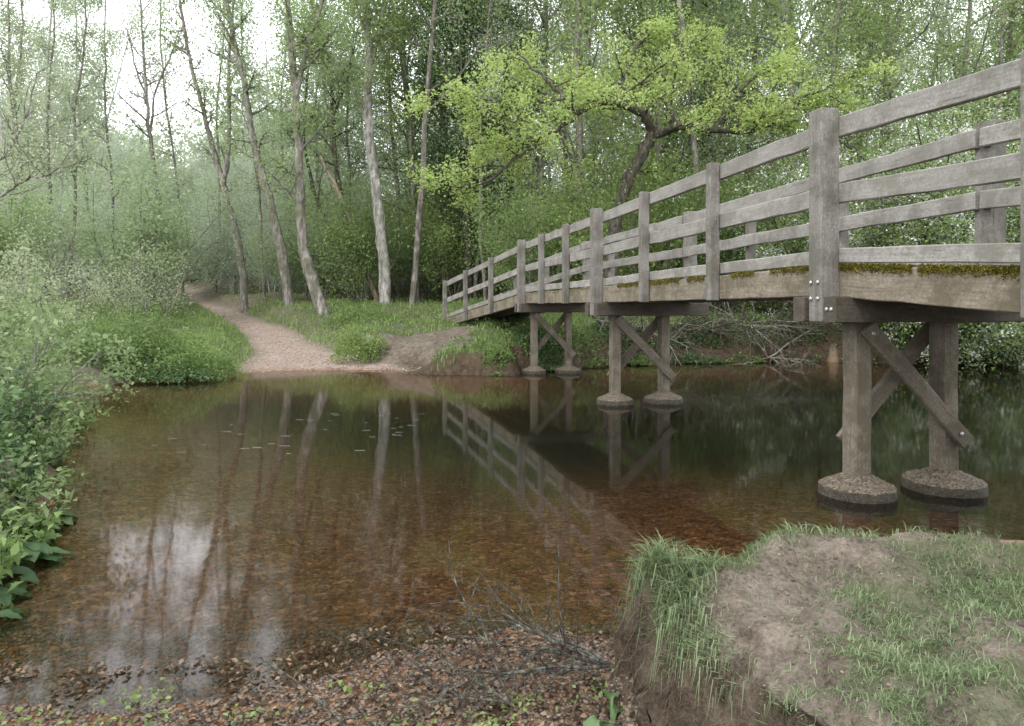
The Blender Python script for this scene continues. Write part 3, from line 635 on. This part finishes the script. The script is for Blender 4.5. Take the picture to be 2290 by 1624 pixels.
def burdock(x,y,seed,n=9,R=.17,mat=None,name='burdock_plant',label='broad-leaved burdock growing at the waterline',grp='burdocks on the near bank'):
    rg=np.random.default_rng(seed); b=np.array([x,y,H1(x,y)]); V=[];Qs=[];nn=0; rr=[]
    for s in range(n):
        a=rg.uniform(0,6.28); el=rg.uniform(.2,1.0); d=np.array([math.cos(a)*math.cos(el),math.sin(a)*math.cos(el),math.sin(el)]); tl=rg.uniform(.5,1.4)*R
        L=R*rg.uniform(.7,1.2); side=unit(np.cross(d,[0,0,1])); dr=unit(np.array([d[0],d[1],.05])); m=8; k=5
        g=[]
        for i in range(m):
            if i<2:
                for j in range(k): g.append(d*tl*i*.95+side*.003*(j-2)+np.array([0,0,.001*abs(j-2)]))
                continue
            t=(i-2)/(m-3); wd=L*.42*math.sin(math.pi*min(1,(t*.86+.12)))**.7*(1+.12*rg.normal())
            for j in range(k):
                s2=(j-(k-1)/2)/((k-1)/2); g.append(d*tl+dr*L*t+side*wd*s2+np.array([0,0,.10*L*abs(s2)-.5*L*t*t+rg.normal(0,.004)]))
        V+=g
        for i in range(m-1):
            for j in range(k-1): q=nn+i*k+j; Qs.append((q,q+1,q+k+1,q+k))
        nn+=m*k; rr+=[rg.random()]*(m*k)
    e=obj(name,mesh_quads(name,np.array(V),np.array(Qs),mat or LN,np.array(rr),smooth=True),loc=b)
    tag(e,label,'plant',grp)
for k,(x,y) in enumerate(((-2.62,3.45),(-2.75,3.75),(-2.55,3.2),(-2.9,4.05),(-2.42,2.98),(-2.7,3.3),(-3.05,4.4))): burdock(x,y,700+k,R=.12,n=11)
burdock(.33,2.25,720,6,.07,LN,'dock_plant','young dock with broad leaves below the bank',None)
burdock(1.62,2.8,723,9,.05,LN,'dock_plant','clump of dock at the back of the bank',None); burdock(1.85,2.9,724,9,.05,LN,'dock_plant','clump of dock at the back of the bank',None)
fork_tree('oak_tree','tree reaching thin bare twigs over the bank',[[(-300,800),(-260,600),(-180,520)],[(-180,520),(-60,470),(0,432),(60,400),(130,380),(205,352)],[(-180,520),(-60,430),(20,330),(60,250),(90,150)]],9.5,BK,LWp,4,.12,.045,130,P=PP([(.12,.06,1),(.03,.008,12),(.03,.008,12)],max=2,leaf=1,kids=[6,5,0,0],rmax=[1,.009,.006,.004]),lf=.8)
# ------------------------------------------------------------ distant wood mass and ground cover
rg=np.random.default_rng(900)
n1_=2300; n2_=2600
Yc=np.concatenate([rg.uniform(60,112,n1_),rg.uniform(58,95,n2_)]); b=np.concatenate([rg.uniform(-.95,.95,n1_)*.95,rg.uniform(-.85,-.25,n2_)]); Xc=b*Yc; n=len(Yc)
hmax=np.where((b>-.60)&(b<-.42),.25*Yc*rg.uniform(.5,1,n),22.)
Zc=H(Xc,Yc)+np.minimum(np.concatenate([rg.uniform(0,22,n1_),rg.uniform(0,19,n2_)]),hmax*rg.uniform(.1,1,n)); C=spread(np.stack([Xc,Yc,Zc],-1),38,1.25,rg)
v,q,r=leaves(C,.5,rg,.4); LX=leaf_mat('leaf_distant_haze',(.24,.29,.19),(.34,.40,.26),(.46,.52,.37),.4,.15)  # greyish pale leaf colour imitates haze over the far wood
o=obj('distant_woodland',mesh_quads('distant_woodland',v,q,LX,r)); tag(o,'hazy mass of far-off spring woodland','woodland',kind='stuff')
n=60000; Yc=15.2+32*rg.random(n)**1.7; Xc=rg.uniform(-.85,.85,n)*Yc; z,i2=Hm(Xc,Yc)
ok=(i2['d']>.15)&(i2['pd']>.3)&(treadf(Xc,Yc)>1.2)&(fbm(Xc,Yc,1.4,51)>.38)
Xc,Yc,z=Xc[ok],Yc[ok],z[ok]; hh=rg.random(len(Xc))**1.5*.35*(fbm(Xc,Yc,2,52)+.3)
v,q,r=leaves(np.stack([Xc,Yc,z+hh],-1),.09,rg,.7,.5); o=obj('undergrowth',mesh_quads('undergrowth',v,q,LU,r)); tag(o,'low leafy undergrowth covering the woodland floor','undergrowth',kind='stuff')
def blades(X1,Y1,Z1,hgt,wid,lean,rg,droop=.4,hang=0):
    n=len(X1); a=rg.uniform(0,6.28,n); d=np.stack([np.cos(a),np.sin(a),0*a],-1); s=np.stack([-np.sin(a),np.cos(a),0*a],-1)
    if lean is not None: d=unit(d+lean)
    B=np.stack([X1,Y1,Z1],-1); hgt=hgt[:,None]; k=rg.uniform(.2,1,(n,1))*droop
    up=np.array([0,0,1.]); wv=wid*rg.uniform(.6,1.3,(n,1))
    p1=B+up*hgt*.55+d*hgt*k*.35; p2=B+up*hgt*(1-.45*k)+d*hgt*k*1.2
    if hang:
        p1=B+up*hgt*.12+d*hgt*.35; p2=B-up*hgt*rg.uniform(.3,.85,(n,1))+d*hgt*.55
    v=np.stack([B-s*wv,B+s*wv,p1+s*wv*.8,p1-s*wv*.8,p2+s*wv*.12,p2-s*wv*.12],1).reshape(-1,3)
    i=np.arange(n)[:,None]*6; q=np.concatenate([i+[0,1,2,3],i+[3,2,4,5]],0)
    return v,q,np.repeat(rg.random(n),6)
n=90000; Yc=13.0+14*rg.random(n)**1.3; Xc=rg.uniform(-.8,.3,n)*Yc; z,i2=Hm(Xc,Yc)
ok=(i2['d']>.03)&(i2['pd']>.02)&(treadf(Xc,Yc)>1.2+.5*(fbm(Xc,Yc,.4,3)-.5))&~((Xc>-2.6)&(i2['d']<.35)&(fbm(Xc,Yc,.5,4)>.42)); Xc,Yc,z=Xc[ok],Yc[ok],z[ok]
v,q,r=blades(Xc,Yc,z,.07+.38*rg.random(len(Xc))*fbm(Xc,Yc,.8,8)**1.6,.009,None,rg)
LGf=leaf_mat('grass_far_green',(.10,.155,.045),(.20,.28,.095),(.31,.40,.17),.4,1)
o=obj('bank_grass',mesh_quads('bank_grass',v,q,LGf,r)); tag(o,'soft green grass along the far bank and path','grass',kind='stuff')
# near grass
n=210000; Yc=rg.uniform(.9,3.7,n); Xc=.45+2.9*rg.random(n)**1.2; z,i2=Hm(Xc,Yc)
mask=fbm(Xc,Yc,.2,61,4); wn=wornf(Xc,Yc)
pr=(sstep(.36,.56,mask)*.85+.13)*(1-.95*wn)*(1-.7*baref(Xc,Yc))*(1-.8*sstep(1.5,1.9,Xc)*(1-sstep(.15,.5,i2['d'])))
ok=(i2['d']>.08)&(i2['bank']>.97)&(rg.random(n)<pr); Xc,Yc,z=Xc[ok],Yc[ok],z[ok]
hg=(.008+.026*rg.random(len(Xc))**1.5)*(1+2.2*sstep(.9,1.8,Xc/Yc*1.8)*fbm(Xc,Yc,.35,62)**1.2)
v1,q1,r1=blades(Xc,Yc,z-.003,hg,.0015,None,rg,1.2)
a=rg.normal(0,1,(3900,2)); Xc=np.concatenate([.55+.08*a[:1700,0],.9+.30*a[1700:2600,0],1.02+.07*a[2600:3300,0],.70+.06*a[3300:,0]]); Yc=np.concatenate([2.36+.10*a[:1700,1],2.52+.05*a[1700:2600,1],2.58+.03*a[2600:3300,1],2.47+.05*a[3300:,1]])
n=len(Xc); z,i2=Hm(Xc,Yc); ok=(i2['d']>.02)&(z>.25); Xc,Yc,z=Xc[ok],Yc[ok],z[ok]; tuft=np.exp(-((Xc-.55)**2+(Yc-2.36)**2)/.03)+.6*np.exp(-((Xc-1.02)**2+(Yc-2.58)**2)/.01)
v2,q2,r2=blades(Xc,Yc,z-.005,(.025+.10*rg.random(len(Xc))*(.3+.8*tuft)),.0022,np.array([-.5,-.3,0]),rg,1.05)
n=2000; Yc=np.concatenate([rg.uniform(1.95,2.5,1450),rg.uniform(1.25,1.95,550)]); Xc=np.interp(Yc,XBY,XBX)+.04+rg.normal(0,.045,n); z,i2=Hm(Xc,Yc); ok=(z>.25)&(fbm(Yc,Xc,.12,66)>.38); Xc,Yc,z=Xc[ok],Yc[ok],z[ok]
v3,q3,r3=blades(Xc,Yc,z,.03+.15*rg.random(len(Xc))**1.4*sstep(1.3,2.2,Yc),.0018,np.array([-.8,-.5,0]),rg,1,1)
v=np.concatenate([v1,v2,v3]); q=np.concatenate([q1,q2+len(v1),q3+len(v1)+len(v2)]); r=np.concatenate([r1,r2,r3])
o=obj('near_bank_grass',mesh_quads('near_bank_grass',v,q,LG,r)); tag(o,'patchy grass and long tufts on the worn bank','grass',kind='stuff')
A=Acc()
for k in range(130):
    y=rg.uniform(1.1,2.5); x=float(np.interp(y,XBY,XBX))+rg.uniform(-.06,.0); z=rg.uniform(.15,.46); L=rg.uniform(.04,.2); t=np.linspace(0,1,6)[:,None]
    p=np.array([x,y,z])+t*np.array([rg.uniform(-.12,-.03),rg.normal(0,.07),0])+t**1.5*np.array([0,0,-L])+rg.normal(0,.007,(6,3)); A.tube(p,rg.uniform(.0005,.0018)*(1-.7*t[:,0]),4)
V,Qd=A.arrays(); o=obj('hanging_roots',mesh_quads('hanging_roots',V,Qd,bark_mat('root_brown',(.03,.02,.015),(.10,.075,.052),(.19,.15,.11),5))); tag(o,'fine roots hanging from the eroded bank face','roots',kind='stuff')
# pebbles
phi=(1+5**.5)/2; ico=unit(np.array([(-1,phi,0),(1,phi,0),(-1,-phi,0),(1,-phi,0),(0,-1,phi),(0,1,phi),(0,-1,-phi),(0,1,-phi),(phi,0,-1),(phi,0,1),(-phi,0,-1),(-phi,0,1)],float))
icf=np.array([(0,11,5),(0,5,1),(0,1,7),(0,7,10),(0,10,11),(1,5,9),(5,11,4),(11,10,2),(10,7,6),(7,1,8),(3,9,4),(3,4,2),(3,2,6),(3,6,8),(3,8,9),(4,9,5),(2,4,11),(6,2,10),(8,6,7),(9,8,1)])
def stones(Xc,Yc,z,s,sink=.2,cf=None):
    n=len(Xc); sc3=np.stack([s*rg.uniform(.8,1.4,n),s*rg.uniform(.7,1.1,n),s*rg.uniform(.4,.75,n)],-1)
    a=rg.uniform(0,6.28,n); V=ico[None]*sc3[:,None,:]*(1+rg.normal(0,.13,(n,12,1))); ca,sa=np.cos(a)[:,None],np.sin(a)[:,None]
    V=np.stack([V[...,0]*ca-V[...,1]*sa,V[...,0]*sa+V[...,1]*ca,V[...,2]],-1)+np.stack([Xc,Yc,z+s*sink],-1)[:,None,:]
    r=rg.random(n); r=r*cf if cf is not None else r
    return V.reshape(-1,3),(icf[None]+np.arange(n)[:,None,None]*12).reshape(-1,3),np.repeat(r,12)
Yc=np.concatenate([rg.uniform(1.95,3.1,17000),3.0+3.8*rg.random(9000)**2.2]); n=len(Yc); Xc=rg.uniform(-.82,.38,n)*Yc; z,i2=Hm(Xc,Yc)
ok=((i2['beach']>.5)|(i2['d']<0))&(z<.25)&(z>-.5); Xc,Yc,z=Xc[ok],Yc[ok],z[ok]; n=len(Xc)
V,Qp,rr=stones(Xc,Yc,z,(.004+.010*rg.random(n)**2.8)*np.where(Yc>3.2,.85,1),.2,(.66+.3*sstep(.02,.08,z))*(.62+.5*fbm(Xc,Yc,.35,95)))
m,nt,out=new_mat('pebble_material'); c=ramp(nt,[(0,(.018,.015,.013)),(.28,(.06,.043,.031)),(.45,(.125,.083,.052)),(.62,(.18,.133,.093)),(.8,(.26,.22,.18)),(1,(.46,.44,.41))],attr(nt,'rnd'))
c=mixc(nt,mathn(nt,'MULTIPLY',noise(nt,coords(nt),120,3),.5),c,(.08,.06,.044)); principled(nt,out,c,.45,None,.45)
o=obj('pebbles',mesh_quads('pebbles',V,Qp,m,rr,smooth=True)); tag(o,'brown and grey flint pebbles on the beach','pebbles',kind='stuff')
n=16000; Yc=15.3+14*rg.random(n)**1.6; Xc=np.interp(Yc,PY,PX)+rg.uniform(-1,1,n)*(np.interp(Yc,PY,PW)+.5); z,i2=Hm(Xc,Yc); ok=(z>-.15)&(i2['pd']<.4); Xc,Yc,z=Xc[ok],Yc[ok],z[ok]; n=len(Xc)
V,Qp,rr=stones(Xc,Yc,z,.006+.016*rg.random(n)**3,.1)
m,nt,out=new_mat('path_stone_material'); principled(nt,out,ramp(nt,[(0,(.12,.09,.072)),(.5,(.26,.2,.165)),(.85,(.37,.31,.27)),(1,(.5,.46,.42))],attr(nt,'rnd')),.8,None,.2)
o=obj('path_stones',mesh_quads('path_stones',V,Qp,m,rr,smooth=True)); tag(o,'loose pinkish stones on the gravel track','stones',kind='stuff')
n=9000; Yc=rg.uniform(.95,3.2,n); xbv=np.interp(Yc,XBY,XBX); Xc=np.where(rg.random(n)<.4,xbv-.1+rg.normal(0,.06,n),xbv+2.2*rg.random(n)); z,i2=Hm(Xc,Yc); ok=i2['d']>.05; Xc,Yc,z=Xc[ok],Yc[ok],z[ok]; n=len(Xc)
V,Qp,rr=stones(Xc,Yc,z,.0012+.007*rg.random(n)**4,.1)
m,nt,out=new_mat('earth_crumbs'); principled(nt,out,ramp(nt,[(0,(.05,.04,.031)),(.6,(.13,.106,.083)),(1,(.24,.205,.165))],attr(nt,'rnd')),.9,None,.1)
o=obj('earth_crumbs',mesh_quads('earth_crumbs',V,Qp,m,rr,smooth=True)); tag(o,'loose crumbs of dry earth on the bank','soil',kind='stuff')
n=4200; Yc=rg.uniform(1.95,3.0,n); Xc=rg.uniform(-.8,.28,n)*Yc; z=H(Xc,Yc); ok=(z<.2)&(fbm(Xc,Yc,.4,91)>.38)&(z>-.03); Xc,Yc,z=Xc[ok],Yc[ok],z[ok]
v,q,r=leaves(np.stack([Xc,Yc,np.maximum(z,0)+.010],-1),.026,rg,1.6,.6); o=obj('leaf_litter',mesh_quads('leaf_litter',v,q,LD,r)); tag(o,'scattered dead leaves on the gravel','leaf litter',kind='stuff')
n=420; k=rg.integers(0,14,n); cx=rg.uniform(-.75,.2,14)*2.3; cy=rg.uniform(2.12,2.45,14); Xc=cx[k]+rg.normal(0,.06,n); Yc=cy[k]+rg.normal(0,.04,n); z=H(Xc,Yc)
v,q,r=leaves(np.stack([Xc,Yc,np.maximum(z,0)+.015+.01*rg.random(n)],-1),.022,rg,.9,.6); o=obj('beach_seedlings',mesh_quads('beach_seedlings',v,q,LH,r)); tag(o,'small bright green seedlings among the pebbles','plants',kind='stuff')
A=Acc()
for k in range(34):
    x=rg.uniform(-3.9,-1.2); y=rg.uniform(6.6,9.2); L=rg.uniform(.03,.11); A.add(np.array([(x,y,.004),(x+L,y,.004),(x+L,y+.006,.004),(x,y+.006,.004)]),np.array([[0,1,2,3]]))
m,nt,out=new_mat('foam'); principled(nt,out,(.5,.5,.48),.6); V,Qd=A.arrays(); o=obj('foam_flecks',mesh_quads('foam_flecks',V,Qd,m)); tag(o,'thin pale flecks of foam on the water','foam',kind='stuff')
TW=bark_mat('twig_lichen',(.02,.016,.014),(.07,.06,.052),(.2,.22,.19),12,.2)
P2=dict(kids=[11,6,0,0],wan=[.13,.2,.25,.3],trop=[0,0,0,0],rmax=[1,.003,.0016,.001],sides=[5,4,3,3],ang=(25,60))
deadwood('fallen_branch','tangled lichen-covered dead branch lying at the waterline',(.36,2.45,.12),[(-1,.15,.12),(-1,-.1,.02),(-.8,.5,.2),(-.9,-.3,.1),(-.6,.2,.45),(-.9,.3,.3)],.72,801,.006,TW,P2)
deadwood('fallen_branch','thin dead branch lying on wet gravel',(.0,2.3,.07),[(-1,.1,.12),(-.7,.5,.2),(-.4,.3,.6)],.6,802,.005,TW,P2)
P3=dict(P2); P3['kids']=[6,3,0,0]
deadwood('fallen_branch','thin bare twig curving up from the gravel',(-.55,2.25,.03),[(-.6,.35,.4),(-.9,.1,.12)],.45,803,.004,TW,P3)
deadwood('fallen_branch','thin bare twig lying across the shore',(-1.0,2.25,.03),[(-.7,.2,.3),(-.9,.1,.1)],.42,804,.0035,TW,P3)
# ------------------------------------------------------------ light, sky, camera
wd=bpy.data.worlds.new('World'); SC.world=wd; wd.use_nodes=True; nt=wd.node_tree; nt.nodes.clear()
sk=nt.nodes.new('ShaderNodeTexSky'); sk.sky_type='NISHITA'; sk.sun_disc=False; sk.sun_elevation=math.radians(48); sk.sun_rotation=math.radians(215); sk.dust_density=4
bg=nt.nodes.new('ShaderNodeBackground'); bg.inputs[1].default_value=.15
c=mixc(nt,.8,sk.outputs[0],(22.3,22.8,23.8)); nt.links.new(c,bg.inputs[0])
wo=nt.nodes.new('ShaderNodeOutputWorld'); nt.links.new(bg.outputs[0],wo.inputs[0])
sl_=bpy.data.lights.new('sun','SUN'); sl_.energy=1.5; sl_.angle=math.radians(14); sl_.color=(1,.97,.92)
so_=bpy.data.objects.new('sun',sl_); COL.objects.link(so_)
az=math.radians(215); el=math.radians(48); dv=Vector((math.sin(az)*math.cos(el),math.cos(az)*math.cos(el),math.sin(el)))
so_.rotation_euler=dv.to_track_quat('Z','Y').to_euler(); so_.location=(0,0,30)
cd=bpy.data.cameras.new('camera'); cd.lens=24; cd.sensor_width=36; cd.shift_y=-(812-V0)/2290; cd.clip_end=1500; cd.clip_start=.05
co=bpy.data.objects.new('camera',cd); COL.objects.link(co); co.location=(0,0,CAMZ); co.rotation_euler=(math.radians(90),0,0); SC.camera=co
SC.view_settings.view_transform='Standard'; SC.view_settings.look='None'; SC.view_settings.exposure=0
